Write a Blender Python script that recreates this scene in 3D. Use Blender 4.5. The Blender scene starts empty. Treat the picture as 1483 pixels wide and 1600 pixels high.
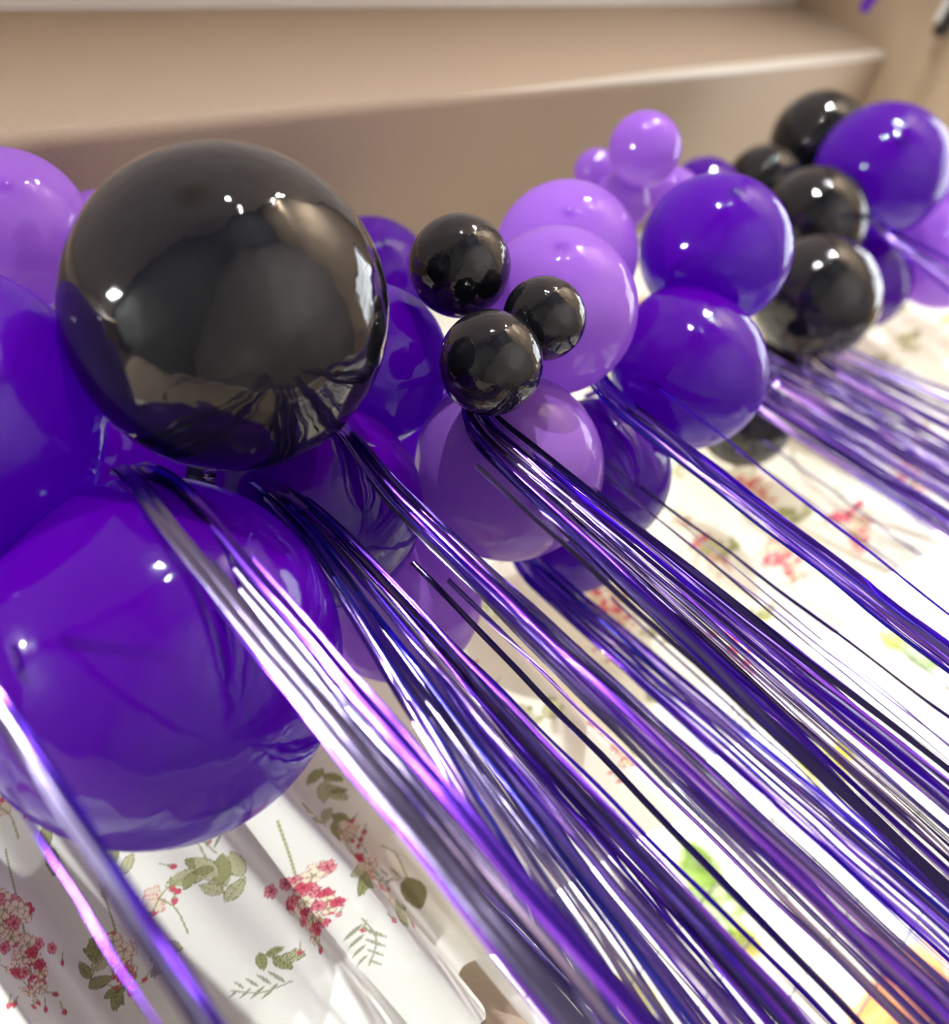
import bpy, bmesh, math, random
import numpy as np
from mathutils import Vector, Matrix, noise

S = bpy.context.scene
COL = S.collection
CZ = 1.5                       # eye height of the camera above the floor
# ------------------------------------------------------------------ camera
M = np.array([[0.68862612, -0.34964029, 0.63525249],
              [-0.27131926, 0.68818829, 0.67289132],
              [-0.67244325, -0.63572678, 0.37904029]])
FPX = 1460.767
cd = bpy.data.cameras.new('camera')
cam = bpy.data.objects.new('camera', cd)
COL.objects.link(cam)
cd.sensor_fit = 'VERTICAL'
cd.sensor_height = 36.0
cd.lens = FPX / 1600 * 36
cd.clip_start = 0.02
r_, u_, b_ = M[:, 0], -M[:, 1], -M[:, 2]
cam.matrix_world = Matrix(((r_[0], u_[0], b_[0], 0), (r_[1], u_[1], b_[1], 0), (r_[2], u_[2], b_[2], CZ), (0, 0, 0, 1)))
cd.dof.use_dof = True
cd.dof.focus_distance = 0.95
cd.dof.aperture_fstop = 1.95
S.camera = cam
S.view_settings.view_transform = 'Standard'
S.view_settings.look = 'None'
S.view_settings.exposure = 0.55
S.view_settings.gamma = 1.0
S.view_settings.use_curve_mapping = False

# ------------------------------------------------------------------ sky, sun, lamps
W = bpy.data.worlds.new('sky'); S.world = W; W.use_nodes = True
bg = W.node_tree.nodes['Background']
bg.inputs['Color'].default_value = (0.93, 0.97, 1.0, 1)
bg.inputs['Strength'].default_value = 4.6
SUN_E = 2.0
sd = bpy.data.lights.new('sun', 'SUN'); sd.energy = SUN_E; sd.angle = 0.02; sd.color = (1.0, 0.93, 0.82)
sun = bpy.data.objects.new('sun', sd); COL.objects.link(sun)
sun.rotation_euler = Vector((-0.30, 0.62, 0.72)).to_track_quat('Z', 'Y').to_euler()
LAMP_E = 215.0
CEIL = 1.59                    # ceiling above eye
LAMPS = [(0.80, -2.35, 1.0), (2.60, -2.2, 1.0), (1.3, -5.4, .7), (3.1, -4.3, .7), (-1.6, 0.2, .5)]  # last lamp is added, out of frame, to brighten the near curtain
for i, (x, y, k) in enumerate(LAMPS):
    ld = bpy.data.lights.new('downlight_lamp', 'AREA'); ld.shape = 'DISK'; ld.size = 0.06
    ld.energy = LAMP_E * k; ld.color = (0.98, 0.98, 1.0)
    lo = bpy.data.objects.new('downlight_lamp', ld); COL.objects.link(lo)
    lo.location = (x, y, CEIL + CZ - 0.012)


def at(px, py, Y):
    q = M @ np.array([px - 741.5, py - 800.0, FPX]); q = q * (Y / q[1])
    return Vector((q[0], q[1], q[2] + CZ))


def at_x(px, py, X):
    q = M @ np.array([px - 741.5, py - 800.0, FPX]); q = q * (X / q[0])
    return Vector((q[0], q[1], q[2] + CZ))


# ------------------------------------------------------------------ materials
def new_mat(name):
    m = bpy.data.materials.new(name); m.use_nodes = True
    nt = m.node_tree; return m, nt, nt.nodes['Principled BSDF'], nt.nodes['Material Output']


def pmat(name, col, rough=0.5, metal=0.0, bump=None, coat=0.0, spec=0.5, vary=0.0):
    m, nt, p, out = new_mat(name)
    p.inputs['Base Color'].default_value = (*col, 1); p.inputs['Roughness'].default_value = rough
    p.inputs['Metallic'].default_value = metal; p.inputs['Coat Weight'].default_value = coat
    p.inputs['Specular IOR Level'].default_value = spec
    tc = nt.nodes.new('ShaderNodeTexCoord')
    if bump:
        n = nt.nodes.new('ShaderNodeTexNoise'); n.inputs['Scale'].default_value = bump[0]; n.inputs['Detail'].default_value = 3
        b = nt.nodes.new('ShaderNodeBump'); b.inputs['Strength'].default_value = bump[1]; b.inputs['Distance'].default_value = bump[2]
        nt.links.new(tc.outputs['Object'], n.inputs['Vector'])
        nt.links.new(n.outputs['Fac'], b.inputs['Height']); nt.links.new(b.outputs['Normal'], p.inputs['Normal'])
    if vary:
        n = nt.nodes.new('ShaderNodeTexNoise'); n.inputs['Scale'].default_value = 2.5
        mx = nt.nodes.new('ShaderNodeMixRGB'); mx.blend_type = 'MIX'
        mx.inputs[1].default_value = (*[c * (1 - vary) for c in col], 1); mx.inputs[2].default_value = (*[min(1, c * (1 + vary)) for c in col], 1)
        nt.links.new(tc.outputs['Object'], n.inputs['Vector']); nt.links.new(n.outputs['Fac'], mx.inputs[0]); nt.links.new(mx.outputs[0], p.inputs['Base Color'])
    return m


def balloon_mat(name, col, thin, trans, tip, rough=0.07):
    """latex: diffuse + light passing through the skin, under a glossy surface; darker thick tip at the far pole"""
    m, nt, p, out = new_mat(name)
    N, L = nt.nodes, nt.links
    tc = N.new('ShaderNodeTexCoord')
    sep = N.new('ShaderNodeSeparateXYZ'); L.new(tc.outputs['Object'], sep.inputs[0])
    # distance from the local -Z pole (tip)
    v = N.new('ShaderNodeVectorMath'); v.operation = 'DISTANCE'; v.inputs[1].default_value = (0, 0, -1)
    L.new(tc.outputs['Object'], v.inputs[0])
    mr = N.new('ShaderNodeMapRange'); mr.inputs[1].default_value = 0.03; mr.inputs[2].default_value = 0.15
    mr.interpolation_type = 'SMOOTHSTEP'
    L.new(v.outputs['Value'], mr.inputs[0])
    mx = N.new('ShaderNodeMixRGB'); mx.inputs[1].default_value = (*tip, 1); mx.inputs[2].default_value = (*col, 1)
    L.new(mr.outputs[0], mx.inputs[0])
    L.new(mx.outputs[0], p.inputs['Base Color'])
    p.inputs['Roughness'].default_value = rough; p.inputs['Specular IOR Level'].default_value = 0.55
    p.inputs['Coat Weight'].default_value = 0.2; p.inputs['Coat Roughness'].default_value = 0.02
    n = N.new('ShaderNodeTexNoise'); n.inputs['Scale'].default_value = 3.0
    L.new(tc.outputs['Object'], n.inputs['Vector'])
    b = N.new('ShaderNodeBump'); b.inputs['Strength'].default_value = 0.06; b.inputs['Distance'].default_value = 0.05
    L.new(n.outputs['Fac'], b.inputs['Height']); L.new(b.outputs['Normal'], p.inputs['Normal'])
    if trans > 0:
        t = N.new('ShaderNodeBsdfTranslucent'); t.inputs['Color'].default_value = (*thin, 1)
        s = N.new('ShaderNodeMixShader'); s.inputs[0].default_value = trans
        L.new(p.outputs[0], s.inputs[1]); L.new(t.outputs[0], s.inputs[2]); L.new(s.outputs[0], out.inputs['Surface'])
    return m


def foil_mat(name, col, rough, trans=0.12):
    m, nt, p, out = new_mat(name)
    N, L = nt.nodes, nt.links
    p.inputs['Base Color'].default_value = (*col, 1); p.inputs['Metallic'].default_value = 1.0
    p.inputs['Roughness'].default_value = rough
    tc = N.new('ShaderNodeTexCoord')
    mp = N.new('ShaderNodeMapping'); mp.inputs['Scale'].default_value = (90, 90, 22)
    n = N.new('ShaderNodeTexNoise'); n.inputs['Scale'].default_value = 1.0; n.inputs['Detail'].default_value = 2
    L.new(tc.outputs['Object'], mp.inputs[0]); L.new(mp.outputs[0], n.inputs['Vector'])
    b = N.new('ShaderNodeBump'); b.inputs['Strength'].default_value = 0.2; b.inputs['Distance'].default_value = 0.002
    L.new(n.outputs['Fac'], b.inputs['Height']); L.new(b.outputs['Normal'], p.inputs['Normal'])
    t = N.new('ShaderNodeBsdfTranslucent'); t.inputs['Color'].default_value = (*[c ** 1.3 for c in col], 1)
    s = N.new('ShaderNodeMixShader'); s.inputs[0].default_value = trans
    L.new(p.outputs[0], s.inputs[1]); L.new(t.outputs[0], s.inputs[2]); L.new(s.outputs[0], out.inputs['Surface'])
    return m


WALL = pmat('beige_wall_paint', (0.35, 0.272, 0.200), 0.55, bump=(150, 0.35, 0.003), spec=0.3)
ROOM = pmat('grey_green_room_paint', (0.075, 0.08, 0.07), 0.7, vary=0.2)
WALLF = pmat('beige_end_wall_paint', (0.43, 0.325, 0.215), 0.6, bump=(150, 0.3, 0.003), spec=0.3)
CEILM = pmat('white_ceiling_paint', (0.60, 0.57, 0.54), 0.7, bump=(120, 0.2, 0.002))
FLOORM = pmat('grey_brown_floor', (0.12, 0.105, 0.095), 0.5, vary=0.3)
WHITE = pmat('white_gloss_paint', (0.62, 0.61, 0.58), 0.35)
EDGE_STRIP = pmat('cream_edge_strip', (0.55, 0.50, 0.43), 0.3, vary=0.08)
LEAD = pmat('dark_lead_bar', (0.05, 0.045, 0.05), 0.5)
PUR = balloon_mat('purple_latex', (0.066, 0.0004, 0.210), (0.34, 0.01, 0.95), 0.42, (0.02, 0.0, 0.06))
LAV = balloon_mat('lavender_latex', (0.30, 0.13, 0.52), (0.66, 0.36, 1.0), 0.46, (0.20, 0.06, 0.42))
BLK = balloon_mat('black_latex', (0.006, 0.006, 0.009), (0, 0, 0), 0.0, (0.002, 0.002, 0.002), rough=0.035)
F_DP = foil_mat('deep_purple_foil', (0.16, 0.05, 0.62), 0.16)
F_VI = foil_mat('violet_foil', (0.30, 0.19, 0.66), 0.11)
F_SL = foil_mat('silver_lavender_foil', (0.27, 0.235, 0.41), 0.2)
F_BL = foil_mat('blue_foil', (0.08, 0.07, 0.62), 0.18, 0.12)
F_DK = foil_mat('dark_violet_foil', (0.10, 0.07, 0.22), 0.2, 0.05)


# ------------------------------------------------------------------ helpers
def link(name, me, mat, parent=None, smooth=True):
    o = bpy.data.objects.new(name, me); COL.objects.link(o)
    if mat and not me.materials: me.materials.append(mat)
    if parent: o.parent = parent
    if smooth:
        me.polygons.foreach_set('use_smooth', [True] * len(me.polygons)); me.update()
    return o


def mesh_from(name, V, F):
    me = bpy.data.meshes.new(name); me.from_pydata([tuple(v) for v in V], [], F); me.update(); return me


def boxes(name, lst, mat, parent=None, bevel=0.0):
    V, F = [], []
    for (x0, x1, y0, y1, z0, z1) in lst:
        b = len(V)
        V += [(x0, y0, z0), (x1, y0, z0), (x1, y1, z0), (x0, y1, z0), (x0, y0, z1), (x1, y0, z1), (x1, y1, z1), (x0, y1, z1)]
        F += [tuple(b + i for i in f) for f in ((3, 2, 1, 0), (4, 5, 6, 7), (0, 1, 5, 4), (1, 2, 6, 5), (2, 3, 7, 6), (3, 0, 4, 7))]
    o = link(name, mesh_from(name, V, F), mat, parent, smooth=False)
    if bevel:
        m = o.modifiers.new('bevel', 'BEVEL'); m.width = bevel; m.segments = 3
    return o


def tag(o, label=None, cat=None, group=None, kind=None):
    if label: o['label'] = label
    if cat: o['category'] = cat
    if group: o['group'] = group
    if kind: o['kind'] = kind
    return o


def empty(name, loc=(0, 0, 0)):
    o = bpy.data.objects.new(name, None); COL.objects.link(o); o.location = loc; o.empty_display_size = 0.05; return o


def tube(path, rad, n=10):
    V, F = [], []
    for i, p in enumerate(path):
        p = Vector(p); d = (Vector(path[min(i + 1, len(path) - 1)]) - Vector(path[max(i - 1, 0)])).normalized()
        a = d.orthogonal().normalized() if i == 0 else (a - d * a.dot(d)).normalized()
        b = d.cross(a); rr = rad[i] if isinstance(rad, (list, tuple)) else rad
        for k in range(n):
            t = 2 * math.pi * k / n; V.append(p + a * (rr * math.cos(t)) + b * (rr * math.sin(t)))
    for i in range(len(path) - 1):
        for k in range(n):
            F.append((i * n + k, i * n + (k + 1) % n, (i + 1) * n + (k + 1) % n, (i + 1) * n + k))
    F.append(tuple(range(n))[::-1]); F.append(tuple((len(path) - 1) * n + k for k in range(n)))
    return V, F


# ------------------------------------------------------------------ the room
YE = 0.6585            # front face of the bulkhead
SO = 1.20 + CZ         # soffit height
CE = CEIL + CZ
XE = 3.40              # end wall
YW = 1.20              # window wall
X0, Y0 = -2.2, -7.2
WX0, WX1, WZ0, WZ1 = 0.56, 3.25, 0.75, 1.10 + CZ
st = lambda o: tag(o, kind='structure')
st(boxes('floor', [(X0, XE, Y0, YW, -0.1, 0)], FLOORM))
st(boxes('ceiling', [(X0, XE, Y0, YW, CE, CE + 0.1)], CEILM))
st(boxes('wall_back', [(X0, XE, Y0 - 0.1, Y0, 0, CE)], ROOM))
st(boxes('wall_left', [(X0 - 0.1, X0, Y0, YW, 0, CE)], ROOM))
st(boxes('wall_window', [(X0, WX0, YW, YW + 0.16, 0, CE), (WX0, WX1, YW, YW + 0.16, 0, WZ0), (WX0, WX1, YW, YW + 0.16, WZ1, CE),
                         (WX1, XE, YW, YW + 0.16, 0, CE)], WALL))
EY0, EY1, EZ0, EZ1 = -0.2, 0.93, 0.85, CZ + 0.865
st(boxes('wall_right', [(XE, XE + 0.16, Y0, EY0, 0, CE), (XE, XE + 0.16, EY1, YW + 0.16, 0, CE), (XE, XE + 0.16, EY0, EY1, 0, EZ0),
                        (XE, XE + 0.16, EY0, EY1, EZ1, CE)], WALLF))
# bulkhead above the window: face + soffit with a rounded lower edge
prof = [(YE, CE)]
R = 0.026
for k in range(9):
    a = math.pi / 2 * k / 8
    prof.append((YE + R - R * math.cos(a), SO + R - R * math.sin(a)))
prof.append((YW, SO))
xs = [X0 + (XE - X0) * i / 40 for i in range(41)]
V = [(x, y, z) for x in xs for (y, z) in prof]; n = len(prof)
F = [(i * n + j, (i + 1) * n + j, (i + 1) * n + j + 1, i * n + j + 1) for i in range(40) for j in range(n - 1)]
bk = link('wall_bulkhead', mesh_from('wall_bulkhead', V, F), WALL); st(bk)
# cream strip on the far half of the bulkhead edge, widening towards the end wall
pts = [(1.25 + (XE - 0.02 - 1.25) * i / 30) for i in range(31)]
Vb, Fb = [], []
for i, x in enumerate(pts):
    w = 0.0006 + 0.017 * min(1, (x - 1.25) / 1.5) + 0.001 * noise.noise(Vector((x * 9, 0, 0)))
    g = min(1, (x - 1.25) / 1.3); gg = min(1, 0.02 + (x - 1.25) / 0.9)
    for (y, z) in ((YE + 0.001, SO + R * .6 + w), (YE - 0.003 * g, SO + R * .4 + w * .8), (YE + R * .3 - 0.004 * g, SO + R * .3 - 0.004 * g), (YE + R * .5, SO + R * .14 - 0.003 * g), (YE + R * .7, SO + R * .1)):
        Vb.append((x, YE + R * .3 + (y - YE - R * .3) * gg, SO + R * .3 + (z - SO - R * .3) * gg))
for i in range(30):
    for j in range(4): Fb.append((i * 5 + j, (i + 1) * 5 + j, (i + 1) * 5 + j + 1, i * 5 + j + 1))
st(link('trim_1', mesh_from('trim_1', Vb, Fb), EDGE_STRIP))
# white cornice strip where the bulkhead meets the ceiling
st(boxes('trim_2', [(X0, XE, YE - 0.014, YE + 0.002, CE - 0.012, CE)], WHITE, bevel=0.004))
st(boxes('baseboard_window', [(X0, XE, YW - 0.015, YW, 0, 0.1)], WHITE))

# window_1: frame, leaded bars, glass
GLASS, nt, p, out = new_mat('window_glass')
tr = nt.nodes.new('ShaderNodeBsdfTransparent'); gl = nt.nodes.new('ShaderNodeBsdfGlossy'); gl.inputs['Roughness'].default_value = 0.01
lw = nt.nodes.new('ShaderNodeLayerWeight'); lw.inputs[0].default_value = 0.5; pw = nt.nodes.new('ShaderNodeMath'); pw.operation = 'POWER'; pw.inputs[1].default_value = 5.0; fr = nt.nodes.new('ShaderNodeMath'); fr.operation = 'MULTIPLY_ADD'; fr.inputs[1].default_value = 0.9; fr.inputs[2].default_value = 0.03; nt.links.new(lw.outputs['Facing'], pw.inputs[0]); nt.links.new(pw.outputs[0], fr.inputs[0]); mxs = nt.nodes.new('ShaderNodeMixShader')
nt.links.new(fr.outputs[0], mxs.inputs[0]); nt.links.new(tr.outputs[0], mxs.inputs[1]); nt.links.new(gl.outputs[0], mxs.inputs[2]); nt.links.new(mxs.outputs[0], out.inputs['Surface'])


def window(name, a0, a1, z0, z1, c, axis, step, bar):
    root = empty(name, (0, 0, 0)); st(root)
    def bx(lst): return [(u0, u1, c + v0, c + v1, q0, q1) if axis == 'x' else (c + v0, c + v1, u0, u1, q0, q1) for (u0, u1, v0, v1, q0, q1) in lst]
    f = 0.045
    st(boxes('window_frame', bx([(a0, a0 + f, .05, .1, z0, z1), (a1 - f, a1, .05, .1, z0, z1), (a0, a1, .05, .1, z0, z0 + f), (a0, a1, .05, .1, z1 - f, z1)]), WHITE, root))
    st(boxes('window_pane', bx([(a0 + f, a1 - f, .074, .076, z0 + f, z1 - f)]), GLASS, root))
    L = []
    k = 1
    while a0 + k * step < a1 - f: L.append((a0 + k * step - bar, a0 + k * step + bar, .066, .073, z0 + f, z1 - f)); k += 1
    k = 1
    while z0 + k * step < z1 - f: L.append((a0 + f, a1 - f, .066, .073, z0 + k * step - bar, z0 + k * step + bar)); k += 1
    st(boxes('glazing_bars', bx(L), LEAD, root))
    return root


window('window_1', WX0, WX1, WZ0, WZ1, YW, 'x', 0.085, 0.0011)
window('window_2', EY0, EY1, EZ0, EZ1, XE, 'y', 0.30, 0.006)
st(boxes('trim_3', [(WX0 - 0.03, WX1 + 0.03, YW - 0.06, YW + 0.05, WZ0 - 0.03, WZ0)], WHITE, bevel=0.006))

# downlight fittings on the ceiling, the last one for the added lamp
DL = ['nearest the middle of the garland', 'in front of the far end of the garland', 'farthest back in the room', 'at the back near the end wall', 'added to light the near curtain, beside the bulkhead left of the frame']
for i, (x, y, k) in enumerate(LAMPS):
    V, F = [], []
    for q, (rr, zz) in enumerate(((0.046, -0.004), (0.052, -0.010), (0.066, -0.008), (0.07, 0.0))):
        for a in range(24):
            t = 2 * math.pi * a / 24; V.append((x + rr * math.cos(t), y + rr * math.sin(t), CE + zz))
    for q in range(3):
        for a in range(24): F.append((q * 24 + a, q * 24 + (a + 1) % 24, (q + 1) * 24 + (a + 1) % 24, (q + 1) * 24 + a))
    o = link('ceiling_downlight', mesh_from('ceiling_downlight', V, F), WHITE)
    tag(o, 'round white recessed ceiling downlight ' + DL[i], 'ceiling light', 'ceiling downlights')

# ------------------------------------------------------------------ floral valance curtain
# cloth coordinates: u along the cloth (m, same as x of the fold centre), z height above the eye
rng = np.random.default_rng(11)
U0, U1 = -0.25, 3.22
HEM = 0.045
us = np.concatenate([np.arange(U0, 0.02, 0.004), np.arange(0.02, 0.66, 0.0014), np.arange(0.66, 1.35, 0.0026), np.arange(1.35, U1, 0.006)])
zs = np.concatenate([np.arange(0.0, 0.56, 0.0014), np.arange(0.56, 1.145, 0.009), [1.15]])
# fold ridges (x, y): towards the room is small y
RID = [(-0.3, 1.09), (-0.16, 1.05), (-0.05, 1.12), (0.055, 1.04), (0.09, 0.985), (0.118, 1.06), (0.150, 1.055), (0.172, 1.10), (0.20, 1.085), (0.232, 1.07), (0.25, 1.095), (0.31, 1.075), (0.365, 1.06),
       (0.385, 1.085), (0.432, 1.035), (0.455, 1.06), (0.475, 1.125), (0.50, 1.135), (0.535, 1.105), (0.575, 1.065), (0.60, 1.10), (0.64, 1.135), (0.70, 1.12), (0.80, 1.10), (0.845, 1.05), (0.875, 1.085),
       (0.93, 1.13), (1.03, 1.10), (1.15, 1.065), (1.20, 1.05), (1.24, 1.10), (1.31, 1.135), (1.43, 1.09), (1.53, 1.05), (1.58, 1.10), (1.66, 1.13)]
x = 1.8
while x < 3.4:
    RID += [(x, 1.055), (x + 0.05, 1.10), (x + 0.12, 1.135), (x + 0.22, 1.09)]; x += 0.32
rx = np.array([r[0] for r in RID]); ry = np.array([r[1] for r in RID])
_f = np.linspace(rx[0], rx[-1], 6000); _y = np.interp(_f, rx, ry)
ker = np.exp(-0.5 * (np.linspace(-3, 3, 61)) ** 2); ker /= ker.sum()
_ys = np.convolve(np.pad(_y, 30, mode='edge'), ker, 'valid')
def fold_y(u): return np.interp(u, _f, _ys)


class Canvas:
    """flat print of the cloth, drawn in metres (u, z)"""
    def __init__(s, us, zs):
        s.us, s.zs = us, zs
        s.C = np.empty((len(zs), len(us), 3)); s.C[:] = (0.84, 0.86, 0.77)
    def win(s, u, z, r):
        i0, i1 = np.searchsorted(s.us, [u - r, u + r]); j0, j1 = np.searchsorted(s.zs, [z - r, z + r])
        if i0 >= i1 or j0 >= j1: return None
        return i0, i1, j0, j1, s.us[i0:i1][None, :] - u, s.zs[j0:j1][:, None] - z
    def put(s, w, m, col):
        i0, i1, j0, j1 = w[:4]; m = np.clip(m, 0, 1)[..., None]
        s.C[j0:j1, i0:i1] = s.C[j0:j1, i0:i1] * (1 - m) + np.array(col) * m
    def petal(s, u, z, L, Wd, ang, col, edge=None, e=0.0007, vein=None):
        """leaf or petal from its base (u, z), length L, half width Wd"""
        cu, cz = u + math.cos(ang) * L / 2, z + math.sin(ang) * L / 2
        w = s.win(cu, cz, L * 0.62 + 0.002)
        if not w: return
        a = (w[4] * math.cos(ang) + w[5] * math.sin(ang)) / L + 0.5; b = (-w[4] * math.sin(ang) + w[5] * math.cos(ang))
        prof = Wd * np.clip(np.sin(np.pi * np.clip(a, 0, 1) ** 0.85), 0, 1) ** 0.75
        prof = np.where((a < 0) | (a > 1), -1, prof)
        d = prof - np.abs(b); s.put(w, d / 0.0006 + 0.5, edge if edge is not None else col)
        if edge is not None: s.put(w, (d - e) / 0.0006 + 0.5, col)
        if vein is not None: s.put(w, (0.0005 - np.abs(b)) / 0.0005 * (d > e), vein); s.put(w, 0.3 * (d > e) * (np.sin((a * L - np.abs(b) * .8) * 1500) > .75), vein)
    def petal_round(s, u, z, r, ang, col, edge):
        cu, cz = u + math.cos(ang) * r, z + math.sin(ang) * r
        w = s.win(cu, cz, r * 1.4)
        if not w: return
        d = r - np.sqrt(w[4] ** 2 + w[5] ** 2) - 0.12 * r * np.sin(5 * np.arctan2(w[5], w[4]) + ang)
        s.put(w, d / 0.0006 + 0.5, edge); s.put(w, (d - 0.0006) / 0.0006 + 0.3, col)
    def stroke(s, pts, wd, col):
        P = []
        n = 14
        for k in range(len(pts) - 1):
            p0 = pts[max(k - 1, 0)]; p1 = pts[k]; p2 = pts[k + 1]; p3 = pts[min(k + 2, len(pts) - 1)]
            for t in np.linspace(0, 1, n, endpoint=False):
                P.append([0.5 * ((2 * p1[c]) + (-p0[c] + p2[c]) * t + (2 * p0[c] - 5 * p1[c] + 4 * p2[c] - p3[c]) * t * t + (-p0[c] + 3 * p1[c] - 3 * p2[c] + p3[c]) * t ** 3) for c in (0, 1)])
        P.append(list(pts[-1]))
        for (a, b) in zip(P[:-1], P[1:]):
            mu, mz = (a[0] + b[0]) / 2, (a[1] + b[1]) / 2; L = math.hypot(b[0] - a[0], b[1] - a[1]) + 1e-9
            w = s.win(mu, mz, L / 2 + wd * 2 + 0.001)
            if not w: continue
            dx, dz = (b[0] - a[0]) / L, (b[1] - a[1]) / L
            al = w[4] * dx + w[5] * dz; pe = -w[4] * dz + w[5] * dx
            d = wd - np.sqrt(np.maximum(np.abs(al) - L / 2, 0) ** 2 + pe ** 2); s.put(w, d / 0.0006 + 0.4, col)


PINK, ROSE, DEEP, CREAM, EDGE = (0.74, 0.30, 0.32), (0.66, 0.12, 0.17), (0.46, 0.05, 0.10), (0.88, 0.82, 0.60), (0.50, 0.20, 0.20)
GRN, GRL, GRD = (0.36, 0.38, 0.17), (0.56, 0.57, 0.34), (0.13, 0.16, 0.06)
cv = Canvas(us, zs)


def flower(u, z, r, kind, a0=None):
    a0 = rng.uniform(0, 6.28) if a0 is None else a0
    col = {0: CREAM, 1: PINK, 2: ROSE}[kind]
    for k in range(5):
        a = a0 + k * 1.2566
        cv.petal_round(u + math.cos(a) * r * .12, z + math.sin(a) * r * .12, r * 0.45, a, col, EDGE if kind == 0 else DEEP)
    for k in range(5):
        a = a0 + .6 + k * 1.2566
        cv.stroke([(u, z), (u + math.cos(a) * r * .5, z + math.sin(a) * r * .5)], 0.0004, GRN if kind == 0 else DEEP)


def bud(u, z, r, a, kind=2):
    cv.stroke([(u - math.cos(a) * r * 2.4, z - math.sin(a) * r * 2.4), (u, z)], 0.0006, GRN)
    cv.petal(u, z, r * 2, r * .75, a, {1: PINK, 2: ROSE, 0: CREAM}[kind], DEEP)
    cv.petal(u - math.cos(a) * r * .4, z - math.sin(a) * r * .4, r * .9, r * .4, a, GRN)


def leaf(u, z, L, a, w=0.26, col=None):
    cv.petal(u, z, L, L * w, a, col or (GRN if rng.random() < .5 else GRL), GRD, vein=GRD if rng.random() < .6 else (0.42, 0.42, 0.2))


def sprig(u, z, a, L=0.07, n=7):
    """thin feathery greyish twig"""
    g = (0.36, 0.38, 0.26)
    tip = (u + math.cos(a) * L, z + math.sin(a) * L)
    cv.stroke([(u, z), (u + math.cos(a + .25) * L * .5, z + math.sin(a + .25) * L * .5), tip], 0.0008, g)
    for k in range(n):
        t = (k + 1) / (n + 1); b = a + (0.75 if k % 2 else -0.75); q = L * .42 * (1 - t * .5)
        cv.petal(u + math.cos(a) * L * t, z + math.sin(a) * L * t, q, q * .09, b, g)


def cluster(u, z, a, L=0.10, wid=0.04):
    """drooping lilac head: dense pink and cream florets tapering to buds"""
    ca, sa = math.cos(a), math.sin(a)
    cv.stroke([(u - ca * .05, z - sa * .05 + .01), (u, z), (u + ca * L, z + sa * L)], 0.0011, GRN)
    N = int(42 * L / 0.1)
    for k in range(N):
        t = rng.random() ** .8; v = rng.normal() * wid * .42 * (1 - t * .65)
        pu, pz = u + ca * t * L - sa * v, z + sa * t * L + ca * v
        q = rng.random()
        if q < .62: flower(pu, pz, 0.0085 * (1.1 - t * .45), 2 if q < .33 else 1)
        else: flower(pu, pz, 0.0100 * (1.1 - t * .4), 0)
    for k in range(9):
        t = 0.75 + rng.random() * .5; v = rng.normal() * wid * .4
        bud(u + ca * t * L - sa * v, z + sa * t * L + ca * v, 0.0035, a + rng.normal() * .5, 2 if rng.random() < .7 else 1)


def leafspray(u, z, a, s=1.0):
    cv.stroke([(u, z), (u + math.cos(a) * .03 * s, z + math.sin(a) * .03 * s), (u + math.cos(a + .3) * .07 * s, z + math.sin(a + .3) * .07 * s)], 0.0009, GRN)
    for k, (d, l) in enumerate(((-.9, .035), (.8, .03), (-.3, .042), (.45, .04), (1.4, .024))):
        leaf(u + math.cos(a) * .012 * k * s, z + math.sin(a) * .012 * k * s, l * s, a + d)


def poppy(u, z, s=1.0):
    for k in range(4): cv.petal_round(u, z, 0.0085 * s, rng.uniform(0, 6.28), (0.78, 0.70, 0.55), ROSE)
    cv.stroke([(u, z), (u + .006 * s, z - .02 * s), (u + .002, z - .05 * s)], 0.0009, GRN)
    for k in range(5): bud(u + .012 * s + rng.normal() * .010 * s, z + rng.normal() * .018 * s, 0.0042 * s, rng.uniform(-2.6, -.3))


def uz(px, py, Y=1.08):
    p = at(px, py, Y); return p.x, p.z - CZ


def repeat(u, z):
    cluster(u, z, -1.9); leafspray(u - .055, z + .02, 2.2); poppy(u + .10, z + .04); sprig(u + .05, z - .10, -1.2)
    leafspray(u + .13, z - .05, -.4, .9); sprig(u - .08, z - .11, -2.0); cluster(u + .19, z + .15, -1.5, .08, .035); leaf(u + .10, z + .12, .05, -1.9)
    poppy(u - .09, z + .14, .9); leafspray(u + .02, z + .21, 1.2)


for k in range(9):
    for j in range(3):
        if k == 0 and j < 2: continue
        repeat(0.60 + 0.29 * k + (0.14 if j % 2 else 0) + rng.normal() * .015, 0.20 + 0.31 * j + rng.normal() * .015)
for j in (1, 2, 3): repeat(-0.1, 0.15 + .3 * j); repeat(0.2, 0.45 + .3 * j)
for q in ((205, 1400), (330, 1520), (250, 1560), (440, 1530), (120, 1290), (520, 1330)):
    u, z = uz(*q); leafspray(u, z, rng.uniform(0, 6), .6)
# the near folds follow the print of the photograph
a_, b_2 = uz(455, 1370), uz(530, 1500)
cluster(*uz(478, 1385), -1.85, 0.095, 0.042); cluster(*uz(50, 1420), -1.95, 0.11, 0.045)
cluster(*uz(215, 1480), -1.9, 0.06, 0.018)
leafspray(*uz(405, 1400), 2.3, 1.0); leafspray(*uz(385, 1440), 1.3, .9); leafspray(*uz(232, 1385), 1.6, .75); leafspray(*uz(170, 1585), .7, .8)
poppy(*uz(290, 1430), 1.1); poppy(*uz(20, 1270), 1.0); poppy(*uz(320, 1330), .8)
cv.stroke([uz(275, 1470), uz(300, 1415), uz(345, 1400), uz(400, 1420)], 0.0009, GRN)
sprig(*uz(575, 1485), -1.9, .06, 8); sprig(*uz(490, 1580), 2.6, .055, 8); sprig(*uz(365, 1360), 1.4, .05, 6); sprig(*uz(20, 1560), 2.0, .05, 6)
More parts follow.
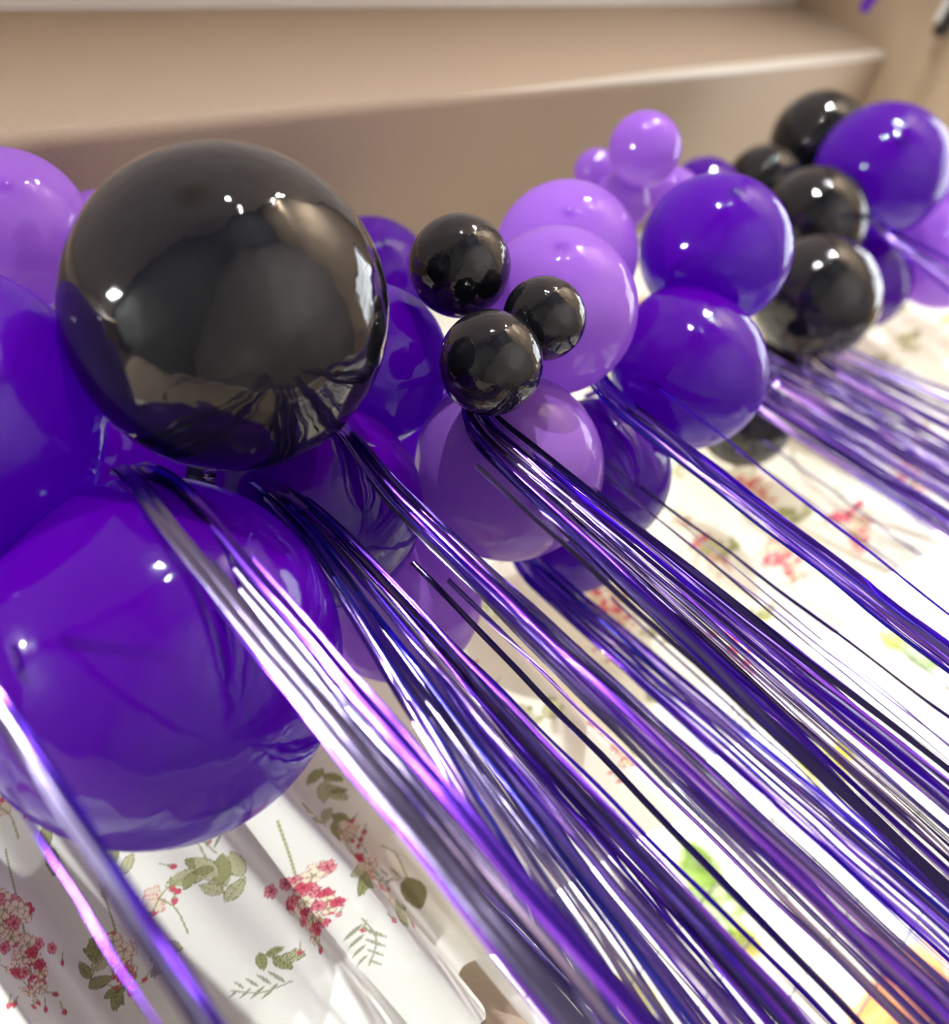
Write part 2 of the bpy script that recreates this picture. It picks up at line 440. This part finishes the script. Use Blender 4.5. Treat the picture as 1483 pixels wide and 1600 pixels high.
leaf(*uz(100, 1300), .035, -2.0, .2, (0.33, .33, .18)); leaf(*uz(110, 1340), .035, -1.9, .2, (0.33, .33, .18))
for q in ((560, 1310), (600, 1400), (615, 1480), (535, 1240)):
    u, z = uz(*q, 1.11); leafspray(u, z, rng.uniform(0, 6), .8)
for q in ((585, 1350), (600, 1440), (575, 1400)):
    u, z = uz(*q, 1.11)
    poppy(u, z, .9)
u, z = uz(600, 1400, 1.11); cluster(u, z, -1.9, .07, .03)
u, z = uz(685, 1440, 1.11); leaf(u, z, .05, -1.8, .24, (.26, .25, .13)); sprig(u, z, 2.4, .05)
cv.stroke([uz(640, 1380, 1.11), uz(660, 1395, 1.11), uz(685, 1440, 1.11)], .0009, GRN)

nu, nz = len(us), len(zs)
UU, ZZ = np.meshgrid(us, zs)
fy = fold_y(UU)
amp = 1.05 - 0.6 * np.clip(ZZ / 1.15, 0, 1)             # folds flatten towards the gathered top
YY = 1.092 + (fy - 1.092) * amp * (1 + 0.35 * np.clip((UU - 0.6) / 0.3, 0, 1))
YY += 0.0016 * np.sin(UU * 90 + ZZ * 9) + 0.0022 * np.sin(UU * 31 - ZZ * 14)
XX = UU + 0.012 * np.sin(UU * 14 + 1.0) * (1 - ZZ) + 0.006 * np.sin(ZZ * 9 + UU * 3)
lift = 0.02 + 0.065 * np.clip((fy - 1.045) / 0.09, 0, 1) + 0.008 * np.sin(UU * 5)     # hem rises at the back of each fold
ZW = ZZ + lift * np.clip(1 - ZZ / 0.8, 0, 1)
co = np.empty((nz, nu, 3), dtype=np.float32); co[..., 0] = XX; co[..., 1] = YY; co[..., 2] = np.minimum(ZW, 1.165) + CZ
me = bpy.data.meshes.new('valance_curtain')
me.vertices.add(nu * nz); me.vertices.foreach_set('co', co.reshape(-1))
idx = np.arange(nu * nz).reshape(nz, nu)
q = np.stack([idx[:-1, :-1], idx[:-1, 1:], idx[1:, 1:], idx[1:, :-1]], -1).reshape(-1, 4)
me.loops.add(q.size); me.loops.foreach_set('vertex_index', q.reshape(-1).astype(np.int32))
me.polygons.add(len(q)); me.polygons.foreach_set('loop_start', (np.arange(len(q)) * 4).astype(np.int32))
me.update(calc_edges=True)
ca = me.color_attributes.new('print', 'FLOAT_COLOR', 'POINT')
cc = np.ones((nz, nu, 4), dtype=np.float32); cc[..., :3] = cv.C; ca.data.foreach_set('color', cc.reshape(-1))
CLOTH, nt, p, out = new_mat('floral_cotton')
N, L = nt.nodes, nt.links
at_n = N.new('ShaderNodeAttribute'); at_n.attribute_name = 'print'
p.inputs['Roughness'].default_value = 0.85; p.inputs['Specular IOR Level'].default_value = 0.15
L.new(at_n.outputs['Color'], p.inputs['Base Color'])
tc = N.new('ShaderNodeTexCoord'); w1 = N.new('ShaderNodeTexWave'); w1.inputs['Scale'].default_value = 260; w1.bands_direction = 'DIAGONAL'; w1.inputs['Distortion'].default_value = 0.6
bp = N.new('ShaderNodeBump'); bp.inputs['Strength'].default_value = 0.25; bp.inputs['Distance'].default_value = 0.0006
L.new(tc.outputs['Object'], w1.inputs['Vector']); L.new(w1.outputs['Fac'], bp.inputs['Height']); L.new(bp.outputs['Normal'], p.inputs['Normal'])
tl = N.new('ShaderNodeBsdfTranslucent'); mxc = N.new('ShaderNodeMixRGB'); mxc.blend_type = 'MULTIPLY'; mxc.inputs[0].default_value = 1; mxc.inputs[2].default_value = (1.0, 0.78, 0.48, 1)
L.new(at_n.outputs['Color'], mxc.inputs[1]); L.new(mxc.outputs[0], tl.inputs['Color'])
ms = N.new('ShaderNodeMixShader'); ms.inputs[0].default_value = 0.14
L.new(p.outputs[0], ms.inputs[1]); L.new(tl.outputs[0], ms.inputs[2]); L.new(ms.outputs[0], out.inputs['Surface'])
curt = empty('valance_curtain', (1.5, 1.1, 1.16 + CZ))
cl = link('cloth', me, CLOTH, curt); cl.matrix_parent_inverse = Matrix.Translation((-1.5, -1.1, -1.16 - CZ))
V, F = tube([(-0.3, 1.1, 1.172 + CZ), (3.3, 1.1, 1.172 + CZ)], 0.011, 12)
rod = link('curtain_rod', mesh_from('curtain_rod', V, F), WHITE, curt); rod.matrix_parent_inverse = Matrix.Translation((-1.5, -1.1, -1.16 - CZ))
tag(curt, 'long white floral valance curtain hanging in folds behind the balloons', 'curtain')

# ------------------------------------------------------------------ balloons
def balloon_mesh(name, mat, elong):
    """unit balloon: tip at local -Z, neck towards +Z"""
    V, F = [], []
    NS, NR = 56, 48
    prof = []
    for i in range(1, NR):
        t = math.pi * i / NR; z = -math.cos(t); r = math.sin(t)
        if z > 0: z2 = z * elong; r *= (1 - 0.10 * z * z * (elong - 1) / .12)
        else: z2 = z
        prof.append((r, z2))
    prof = [(r, z) for r, z in prof if not (z > 0 and r < 0.16)]
    ze = prof[-1][1]
    prof += [(0.125, ze + 0.02), (0.085, ze + 0.06), (0.062, ze + 0.10)]
    tipz = -1.0 
    V.append((0, 0, tipz - 0.012))
    for (r, z) in prof:
        for k in range(NS):
            a = 2 * math.pi * k / NS; V.append((r * math.cos(a), r * math.sin(a), z))
    for k in range(NS): F.append((0, 1 + (k + 1) % NS, 1 + k))
    for i in range(len(prof) - 1):
        for k in range(NS):
            a, b = 1 + i * NS + k, 1 + i * NS + (k + 1) % NS; F.append((a, b, b + NS, a + NS))
    F.append(tuple(1 + (len(prof) - 1) * NS + k for k in range(NS)))
    me = mesh_from(name, V, F); me.materials.append(mat)
    # knot: pinch, rolled lip and flared tail
    V, F = [], []
    kp = [(0.05, 0.0), (0.085, 0.02), (0.098, 0.05), (0.08, 0.085), (0.045, 0.10), (0.055, 0.13), (0.085, 0.17), (0.10, 0.18), (0.098, 0.195), (0.07, 0.185)]
    for (r, z) in kp:
        for k in range(20):
            a = 2 * math.pi * k / 20; V.append((r * math.cos(a), r * math.sin(a) * .85, ze + 0.09 + z))
    for i in range(len(kp) - 1):
        for k in range(20):
            F.append((i * 20 + k, i * 20 + (k + 1) % 20, (i + 1) * 20 + (k + 1) % 20, (i + 1) * 20 + k))
    F.append(tuple(range(20))[::-1]); F.append(tuple((len(kp) - 1) * 20 + k for k in range(20)))
    kn = mesh_from(name + '_knot', V, F); kn.materials.append(mat)
    return me, kn


MESH = {}
for c, mt in (('k', BLK), ('p', PUR), ('l', LAV)):
    for e in (1.05, 1.2): MESH[c, e] = balloon_mesh('balloon', mt, e)
NAMES = {'k': 'black', 'p': 'purple', 'l': 'lavender'}
# colour, x, y, z above eye, radius, tip pixel or None, elongation, label
_z1, _z2, _z3 = at(135, 715, .93), at(655, 655, .88), at(335, 735, .93)
Z1, Z2 = (_z1.x, _z1.y, _z1.z - CZ), (_z2.x, _z2.y, _z2.z - CZ)
BAL = [
 ('k', .443, .499, .579, .143, (300, 300), 1.05, 'large glossy black balloon, by far the biggest black one, reflecting the window'),
 ('p', .296, .741, .429, .165, (352, 1268), 1.05, 'largest dark purple balloon at the lower left, hanging in front of the floral curtain'),
 ('p', .221, .620, .673, .140, (-20, 600), 1.05, 'dark purple balloon cut off by the left edge, left of the large black balloon'),
 ('l', .441, .668, 1.004, .095, (10, 290), 1.2, 'lavender balloon at the top left corner of the garland, cut off by the left edge'),
 ('l', .626, .761, 1.138, .042, (150, 310), 1.05, 'small pale lavender balloon between the top left lavender one and the large black one'),
 ('p', 1.058, .874, 1.000, .110, (600, 380), 1.05, 'dark purple balloon mostly hidden between the large black balloon and the three small black ones'),
 ('p', .678, .660, .616, .097, (640, 480), 1.2, 'dark purple balloon directly behind the small black cluster, touching the large black balloon'),
 ('p', .547, .745, .517, .116, (570, 803), 1.05, 'purple balloon with a dark tip spot, below the right side of the large black balloon'),
 ('l', .665, .921, .460, .112, (690, 990), 1.05, 'lavender balloon lowest behind the purple balloon with the tip spot'),
 ('k', .745, .516, .579, .057, (705, 400), 1.2, 'topmost of the three small black balloons clustered together'),
 ('k', .762, .512, .462, .045, (880, 510), 1.2, 'right-hand and smallest of the three small black balloons clustered together'),
 ('k', .672, .534, .448, .054, (775, 600), 1.2, 'lowest and front one of the three small black balloons clustered together'),
 ('l', .873, .567, .519, .099, (878, 385), 1.2, 'lavender balloon with a tip mark right behind the small black cluster'),
 ('l', 1.057, .604, .646, .101, (890, 330), 1.05, 'lavender balloon standing above and behind the one touching the small black cluster'),
 ('l', .757, .704, .430, .113, (840, 790), 1.05, 'large lavender balloon below the small black cluster with foil strands across it'),
 ('p', .944, .779, .407, .103, (985, 770), 1.05, 'dark purple balloon mostly hidden to the right of the large lower lavender balloon'),
 ('p', 1.015, .954, .435, .103, (900, 900), 1.05, 'magenta-tinted purple balloon lowest behind the large lower lavender balloon'),
 ('p', 1.229, .555, .518, .108, (1150, 300), 1.05, 'dark purple balloon in the middle right of the garland, above another purple one'),
 ('p', 1.097, .659, .415, .107, (1110, 690), 1.2, 'dark purple balloon with a bright lower rim, below the middle right purple one'),
 ('l', 1.377, .547, .773, .059, (1020, 190), 1.2, 'small lavender balloon standing highest in the small lavender cluster'),
 ('l', 1.423, .646, .873, .040, (925, 250), 1.05, 'smallest lavender balloon at the left back of the small lavender cluster'),
 ('l', 1.391, .651, .785, .051, (965, 320), 1.05, 'small lavender balloon lowest in the small lavender cluster'),
 ('l', 1.565, .664, .785, .050, (1060, 280), 1.05, 'small lavender balloon at the right of the small lavender cluster behind a purple balloon'),
 ('p', 1.892, .765, .880, .080, (1110, 270), 1.05, 'dark purple balloon peeking out at the back against the soffit'),
 ('k', 2.433, .712, .906, .122, (1270, 170), 1.05, 'black balloon highest at the far end of the garland, left of a purple one'),
 ('k', 2.244, .807, .905, .100, (1190, 250), 1.05, 'black balloon low at the back between the purple ones and the far black ones'),
 ('k', 2.062, .747, .690, .117, (1290, 300), 1.05, 'upper of the two black balloons stacked right of the middle right purple ones'),
 ('k', 1.819, .783, .525, .125, (1300, 500), 1.05, 'lower of the two black balloons stacked right of the middle right purple ones'),
 ('k', 1.838, .965, .522, .066, (1215, 600), 1.05, 'black balloon half hidden beneath the two stacked far black ones'),
 ('p', 2.302, .659, .688, .150, (1410, 222), 1.05, 'purple balloon with a tip spot near the right edge, highest purple one'),
 ('p', 2.309, .898, .592, .118, (1400, 480), 1.05, 'purple balloon under the one near the right edge, beside the stacked black ones'),
 ('l', 2.516, .813, .503, .131, (1483, 440), 1.05, 'lavender balloon at the right edge, under the far purple balloon'),
 ('k', 1.555, .941, .442, .091, (1165, 720), 1.05, 'dark balloon low behind the foil strands, in front of the floral curtain'),
 ('p', *Z1, .15, (150, 700), 1.05, 'deepest purple balloon, in the dark gap above the largest purple one'),
 ('k', _z3.x, _z3.y, _z3.z - CZ, .085, (330, 600), 1.05, 'black balloon deep in the dark gap right under the large black one'),
 ('p', *Z2, .10, (660, 600), 1.05, 'dark purple balloon deep in the gap left of the large lower lavender one'),
 ('l', 2.703, .733, .592, .100, (1500, 300), 1.05, 'pale lavender balloon just at the right edge beside the far purple balloon'),
]
BOBJ = []
for (c, x, y, z, R, tip, el, lab) in BAL:
    C_ = Vector((x, y, z + CZ))
    q = M @ np.array([tip[0] - 741.5, tip[1] - 800.0, FPX]); d = Vector(q).normalized()
    o_ = Vector((0, 0, CZ)); oc = o_ - C_; b = d.dot(oc); disc = b * b - (oc.dot(oc) - R * R)
    t = -b - math.sqrt(max(disc, 0)); T = (o_ + d * t - C_).normalized()
    body, kn = MESH[c, el]
    o = bpy.data.objects.new(NAMES[c] + '_balloon', body); COL.objects.link(o)
    for me_ in (body, kn): me_.polygons.foreach_set('use_smooth', [True] * len(me_.polygons))
    o.location = C_; o.scale = (R, R, R); o.rotation_euler = (-T).to_track_quat('Z', 'Y').to_euler()
    k = bpy.data.objects.new('knot', kn); COL.objects.link(k); k.parent = o
    tag(o, lab, 'balloon', NAMES[c] + ' latex balloons of the garland'); BOBJ.append(o)
# clear line the balloons are tied along
V, F = tube([Vector((-0.1 + 0.1 * i, 0.90 + 0.02 * math.sin(i), 0.66 + CZ + 0.02 * math.sin(i * 1.7))) for i in range(34)], 0.003, 8)
o = link('garland_cord', mesh_from('garland_cord', V, F), pmat('purple_cord', (0.05, 0.02, 0.12), 0.5)); tag(o, 'thin dark cord running behind the balloons along the garland', 'cord')

# ------------------------------------------------------------------ foil fringe
rnd = random.Random(5)


def ribbon(path, width, yaw0, twist, crinkle=0.3):
    """flat foil strip along a polyline"""
    V, F = [], []
    s = 0; ph = rnd.uniform(0, 50)
    for i, p in enumerate(path):
        p = Vector(p); d = (Vector(path[min(i + 1, len(path) - 1)]) - Vector(path[max(i - 1, 0)])).normalized()
        if i: s += (p - Vector(path[i - 1])).length
        yaw = yaw0 + twist * s + crinkle * noise.noise(Vector((ph, s * 7, 0))) * 2.2
        ref = Vector((math.cos(yaw), math.sin(yaw), 0)); a = (ref - d * ref.dot(d))
        a = a.normalized() if a.length > 1e-4 else d.orthogonal().normalized()
        w = width * (0.9 + 0.1 * noise.noise(Vector((ph, s * 20, 3))))
        nrm = d.cross(a) * (width * 0.10)
        V += [p - a * w / 2, p + nrm, p + a * w / 2]
        if i: b = len(V) - 6; F += [(b, b + 1, b + 4, b + 3), (b + 1, b + 2, b + 5, b + 4)]
    return V, F


def strand(root, top, A, B, Y, mat, width, parent, yaw=None, twist=None, dz=0.0, crinkle=.3, bend=0.0):
    """root: (px, py, Y) of the tied end (or None), top: pixel where the strip starts to hang; it hangs through A and B, at wall distance Y"""
    PA, PB = at(*A, Y), at(*B, Y)
    dirv = (PB - PA).normalized()
    zt = at(*top, Y).z
    tA = (zt - PA.z) / dirv.z; T = PA + dirv * tA
    zend = -0.35 + CZ + dz
    E_ = PA + dirv * ((zend - PA.z) / dirv.z)
    path = []
    if root is not None:
        R0 = at(root[0], root[1], root[2])
        Lr = (T - R0).length
        c1 = R0 + (T - R0) * 0.35 + Vector((0, -0.15 * Lr, 0.12 * Lr)); c2 = T - dirv * (0.35 * Lr)
        for k in range(12):
            t = k / 12; path.append(R0 * (1 - t) ** 3 + c1 * 3 * t * (1 - t) ** 2 + c2 * 3 * t * t * (1 - t) + T * t ** 3)
    n = 40; ph = rnd.uniform(0, 30)
    for k in range(n + 1):
        t = k / n; p = T.lerp(E_, t)
        wv = min(1, t * 5) * 0.0012
        p = p + Vector((noise.noise(Vector((ph, t * 9, 0))), noise.noise(Vector((ph, t * 9, 9))), 0)) * wv * 2 + Vector((bend * math.sin(math.pi * t), 0, 0))
        path.append(p)
    V, F = ribbon(path, width, rnd.uniform(0, 3.14) if yaw is None else yaw, rnd.uniform(-1.5, 1.5) if twist is None else twist, crinkle)
    me = mesh_from('strand', V, F); me.materials.append(mat)
    return link('strand', me, None, parent)


def perp(A, B, s):
    d = Vector((B[0] - A[0], B[1] - A[1])).normalized(); n = Vector((d.y, -d.x)); return (A[0] + n.x * s, A[1] + n.y * s)


def bundle(label, root, top, A, B, sa, sb, n, Yr, mats, width=.0065, extra=(), seed=0, spread_top=None, bias=None, crinkle=.3):
    """n strands; A->B centre line in the photo, half spreads sa, sb (pixels), wall distances Yr"""
    rnd.seed(seed + 100)
    R0 = at(root[0], root[1], root[2])
    e = empty('foil_fringe', R0); inv = Matrix.Translation(-R0)
    for k in range(n):
        f = (k + .5) / n * 2 - 1 + rnd.uniform(-.5, .5) / n * 2
        g = math.copysign(abs(f) ** 1.0, f) + rnd.uniform(-.12, .12)
        Y = rnd.uniform(*Yr)
        a = perp(A, B, f * sa); b = perp(A, B, g * sb); b = (b[0] + B[0] - A[0], b[1] + B[1] - A[1])
        tp = perp(top, B, f * (spread_top or sa))
        if callable(mats): mt = mats(f, rnd)
        else: mt = rnd.choice(mats)
        o = strand((root[0] + f * 12, root[1] + rnd.uniform(-6, 6), root[2]), tp, a, b, Y, mt, width * rnd.uniform(.6, 1.15), e,
                   yaw=bias if bias is None else bias + rnd.uniform(-.3, .3), twist=None if bias is None else rnd.uniform(-.4, .4), crinkle=crinkle)
        o.matrix_parent_inverse = inv
    for (tp, a, b, Y, mt, w) in extra:
        o = strand(None, tp, a, b, Y, mt, w, e); o.matrix_parent_inverse = inv
    # short tape the strands are stapled to
    tv = R0 + Vector((0, 0.03, 0.0))
    o = boxes('header_tape', [(tv.x - .02, tv.x + .02, tv.y - .0015, tv.y + .0015, tv.z - .008, tv.z + .002)], F_DP, e); o.matrix_parent_inverse = inv
    tag(e, label, 'foil fringe', 'metallic foil fringe hanging from the garland'); return e


FACE = math.atan2(-M[1, 0], -M[0, 0]) + 0.0      # strip broadside to a viewer standing at the camera
# silver strips over the big purple balloon
bundle('wide silvery lavender foil strips draped over the largest purple balloon at the lower left', (185, 738, .66), (300, 830), (335, 865), (905, 1545), 50, 66, 9, (.555, .59),
       lambda f, r: F_SL if f < 0.1 and r.random() < .7 else r.choice([F_VI, F_DP, F_SL, F_DP]), .0105, seed=1, bias=FACE + .12, crinkle=.05)
# dense violet and blue mass under the spotted purple balloon
bundle('densest mass of violet and silver foil, fanning down from under the large black balloon', (330, 742, .76), (520, 900), (600, 960), (1085, 1600), 48, 140, 74, (.64, .76),
       lambda f, r: r.choice([F_SL, F_SL, F_BL, F_VI, F_SL]) if f < -.1 else (r.choice([F_SL, F_VI, F_VI, F_DP]) if f < .4 else r.choice([F_DP, F_DP, F_DK, F_VI])), .0060, seed=2, spread_top=30)
# from between the big black and spotted purple balloon
bundle('dark purple foil bundle crossing the purple balloon that has the tip spot', (520, 665, .64), (650, 770), (740, 890), (1440, 1560), 22, 46, 34, (.60, .67), [F_DP, F_DP, F_VI, F_DK, F_VI, F_SL], .0058,
       extra=[((600, 915), (640, 955), (1190, 1600), .74, F_DP, .007), ((640, 880), (700, 935), (1345, 1600), .72, F_DK, .007), ((700, 905), (745, 950), (1200, 1395), .74, F_VI, .006)], seed=3)
bundle('blurred blue and violet foil bundle behind, starting at the magenta-tinted purple balloon', (800, 845, 1.0), (850, 900), (900, 950), (1483, 1460), 24, 42, 22, (.90, .96), [F_DP, F_VI, F_BL, F_VI], .0075,
       extra=[((810, 850), (870, 905), (1483, 1440), .9, F_DK, .005), ((960, 930), (1000, 975), (1483, 1415), .92, F_VI, .004)], seed=4)
bundle('wide bundle of dark and silvery foil strips emerging under the three small black balloons', (745, 600, .66), (800, 680), (905, 800), (1483, 1300), 40, 84, 36, (.58, .68), [F_DP, F_DK, F_VI, F_SL, F_DP, F_DK], .0075,
       extra=[((760, 720), (880, 850), (1483, 1395), .56, F_DK, .006), ((900, 720), (1130, 930), (1483, 1225), .66, F_VI, .009), ((900, 720), (1120, 930), (1483, 1240), .67, F_DK, .009),
              ((870, 650), (1040, 820), (1483, 1190), .7, F_DK, .004), ((870, 640), (1080, 830), (1483, 1165), .7, F_DK, .0035)], seed=5)
bundle('narrow violet foil bundle hanging between the large lower lavender and the right purple balloons', (935, 590, .78), (990, 650), (1085, 722), (1483, 1030), 16, 20, 18, (.62, .68), [F_DP, F_VI, F_DP, F_DK, F_BL], .0065,
       extra=[((1030, 590), (1100, 660), (1483, 960), .64, F_DP, .004), ((930, 700), (1000, 760), (1483, 1120), .72, F_DK, .005), ((930, 720), (1000, 790), (1483, 1165), .72, F_VI, .004)], seed=6)
bundle('blurred purple foil curtain section starting right of the purple balloon with the bright lower rim', (1185, 590, .84), (1215, 610), (1280, 650), (1483, 768), 50, 62, 72, (.80, .95), [F_VI, F_DP, F_VI, F_VI, F_DK, F_SL], .0075,
       extra=[((1190, 690), (1250, 730), (1483, 900), .9, F_VI, .004), ((1150, 700), (1250, 775), (1483, 945), .9, F_VI, .004)], seed=7)
bundle('pale pinkish foil strips at the right, below the lower of the two stacked black balloons', (1235, 540, .92), (1290, 580), (1350, 600), (1483, 672), 44, 60, 40, (.85, .95), [F_SL, F_SL, F_VI, F_VI], .0085, seed=8)
bundle('sparse foil strips crossing the lavender balloon at the right edge', (1370, 350, .70), (1395, 365), (1420, 385), (1483, 425), 16, 26, 6, (.62, .66), [F_DP, F_VI, F_DK], .008, seed=9)
bundle('near blurred foil strips crossing the lower left corner in front of the floral curtain', (-60, 985, .6), (-10, 1080), (40, 1165), (325, 1600), 17, 22, 7, (.545, .57), [F_SL, F_VI, F_DP, F_SL], .0075,
       extra=[((10, 1230), (50, 1290), (245, 1600), .62, F_DP, .003)], seed=10, bias=FACE - .3)
bundle('purple and lavender foil strips emerging from behind the largest purple balloon', (470, 1060, .92), (500, 1125), (535, 1160), (930, 1600), 20, 36, 16, (.80, .90), [F_DP, F_VI, F_SL, F_DP, F_DK], .0075,
       extra=[((520, 1050), (560, 1110), (1010, 1600), .70, F_VI, .010), ((520, 1040), (600, 1140), (1030, 1600), .72, F_VI, .009)], seed=11)

# ------------------------------------------------------------------ small things at the far end
P = at_x(1347, 18, 3.05); Q = at_x(1392, -36, 3.05)
V, F = [], []
for k in range(15):
    t = k / 14; c = P.lerp(Q, t) + Vector((0, 0, 0.004 * math.sin(t * 5)))
    d = (Q - P).normalized(); s = Vector((1, 0, 0)).cross(d).normalized() * 0.016 * (1 if k else .6); th = Vector((0.0015, 0, 0))
    V += [c - s - th, c + s - th, c + s + th, c - s + th]
    if k:
        b = len(V) - 8
        for j in range(4): F.append((b + j, b + (j + 1) % 4, b + 4 + (j + 1) % 4, b + 4 + j))
F += [(3, 2, 1, 0), (56, 57, 58, 59)]
o = link('ribbon_streamer', mesh_from('ribbon_streamer', V, F), pmat('purple_ribbon', (0.10, 0.01, 0.40), 0.3), smooth=False)
tag(o, 'short purple ribbon hanging down at the far top corner above the bulkhead edge', 'ribbon')
C0 = at_x(1486, 24, XE)
sp = empty('wall_speaker', C0)
DARKP = pmat('black_plastic', (0.01, 0.01, 0.01), 0.4)
b1 = boxes('housing', [(-0.075, -0.02, -0.10, 0.055, -0.030, 0.005)], DARKP, sp, bevel=0.01)
b2 = boxes('bracket', [(-0.03, 0.0, -0.03, 0.03, -0.02, 0.02)], DARKP, sp, bevel=0.004)
b3 = boxes('front_panel', [(-0.079, -0.074, -0.09, 0.020, -0.004, 0.016)], WHITE, sp, bevel=0.004)
tag(sp, 'small black fitting with white panel on the end wall, top right corner', 'wall fitting')

# ------------------------------------------------------------------ outside the window
PAVE = pmat('pale_paving', (0.22, 0.21, 0.19), 0.8, vary=0.15)
st(boxes('ground', [(-8, 16, YW + 0.2, 14, -0.3, -0.05)], PAVE))
RENDER = pmat('cream_garden_wall', (0.82, 0.78, 0.66), 0.8, vary=0.06)
o = boxes('garden_wall', [(-8, 16, 6.0, 6.2, -0.05, 1.75)], RENDER); tag(o, 'sunlit cream garden wall beyond the window', 'wall')


def shrub(c, r, col, label, nleaf=420, seed=1):
    rr = random.Random(seed)
    root = empty('garden_shrub', (c.x, c.y, -0.05)); inv = Matrix.Translation((-c.x, -c.y, 0.05))
    V, F = [], []
    for k in range(nleaf):
        v = Vector((rr.gauss(0, 1), rr.gauss(0, 1), rr.gauss(0, 1))).normalized() * r * rr.uniform(.55, 1)
        v.z *= 1.25; p = c + v; a = Vector((rr.gauss(0, 1), rr.gauss(0, 1), rr.gauss(0, 1))).normalized(); b = a.orthogonal().normalized(); L = rr.uniform(.03, .055)
        nn = a.cross(b) * L * .12; i = len(V)
        V += [p, p + a * L * .5 + b * L * .26, p + a * L, p + a * L * .5 - b * L * .26, p + a * L * .5 + nn]; F += [(i, i + 1, i + 4), (i + 1, i + 2, i + 4), (i + 2, i + 3, i + 4), (i + 3, i, i + 4)]
    o = link('foliage', mesh_from('foliage', V, F), col, root, smooth=False); o.matrix_parent_inverse = inv
    V, F = tube([(c.x, c.y, -0.05), (c.x + .03, c.y, c.z * .5), (c.x, c.y, c.z)], [0.02, 0.016, 0.008], 8)
    o = link('stem', mesh_from('stem', V, F), pmat('bark', (0.15, 0.1, 0.07), .8), root); o.matrix_parent_inverse = inv
    tag(root, label, 'shrub', 'sunlit shrubs beyond the window')


def leafm(name, col):
    m, nt, p, out = new_mat(name); p.inputs['Base Color'].default_value = (*col, 1); p.inputs['Roughness'].default_value = .6
    t = nt.nodes.new('ShaderNodeBsdfTranslucent'); t.inputs['Color'].default_value = (*col, 1); s = nt.nodes.new('ShaderNodeMixShader'); s.inputs[0].default_value = .4
    nt.links.new(p.outputs[0], s.inputs[1]); nt.links.new(t.outputs[0], s.inputs[2]); nt.links.new(s.outputs[0], out.inputs['Surface']); return m


LG, LY = leafm('fresh_green_leaf', (0.22, 0.36, 0.03)), leafm('yellow_leaf', (0.72, 0.68, 0.04))
for i, (px, py, r, m, lab) in enumerate([
    (1115, 1425, .13, LG, 'bright green shrub seen between foil strands at the lower middle right'),
    (1090, 1350, .09, LG, 'small green shrub just above the lower middle green one'),
    (1290, 1200, .13, LY, 'yellow flowering shrub in the middle of the window'),
    (1440, 1020, .13, LG, 'green shrub near the right edge behind foil strands'),
    (1395, 1000, .09, LY, 'yellow shrub left of the green one near the right edge'),
    (985, 1570, .12, LY, 'yellow-green shrub at the bottom behind the dense foil mass'),
    (1165, 1470, .08, LY, 'small yellow shrub right of the bright green one'),
    (1320, 1170, .08, LY, 'small yellow shrub touching the middle yellow one')]):
    shrub(at(px, py, 3.3 + .28 * i), r, m, lab, seed=i)
# terracotta planter
c = at(1410, 1570, 3.2)
V, F = [], []
pr = [(0.001, 0), (.14, 0), (.20, .48), (.225, .50), (.225, .58), (.20, .58), (.19, .52), (.001, .50)]
for (r, z) in pr:
    for k in range(28): a = 2 * math.pi * k / 28; V.append((r * math.cos(a), r * math.sin(a), z))
for i in range(len(pr) - 1):
    for k in range(28): F.append((i * 28 + k, i * 28 + (k + 1) % 28, (i + 1) * 28 + (k + 1) % 28, (i + 1) * 28 + k))
o = link('terracotta_planter', mesh_from('terracotta_planter', V, F), pmat('terracotta', (0.75, 0.25, 0.07), .8)); o.location = (c.x, c.y, c.z - .5)
tag(o, 'orange terracotta planter outside at the lower right behind the foil strands', 'planter')
h = c.z - .5 + .05
o = boxes('planter_stand', [(c.x - .2, c.x + .2, c.y - .2, c.y + .2, -0.05, c.z - .5)], PAVE, bevel=.02); tag(o, 'pale block the orange planter stands on, outside the window', 'plinth')
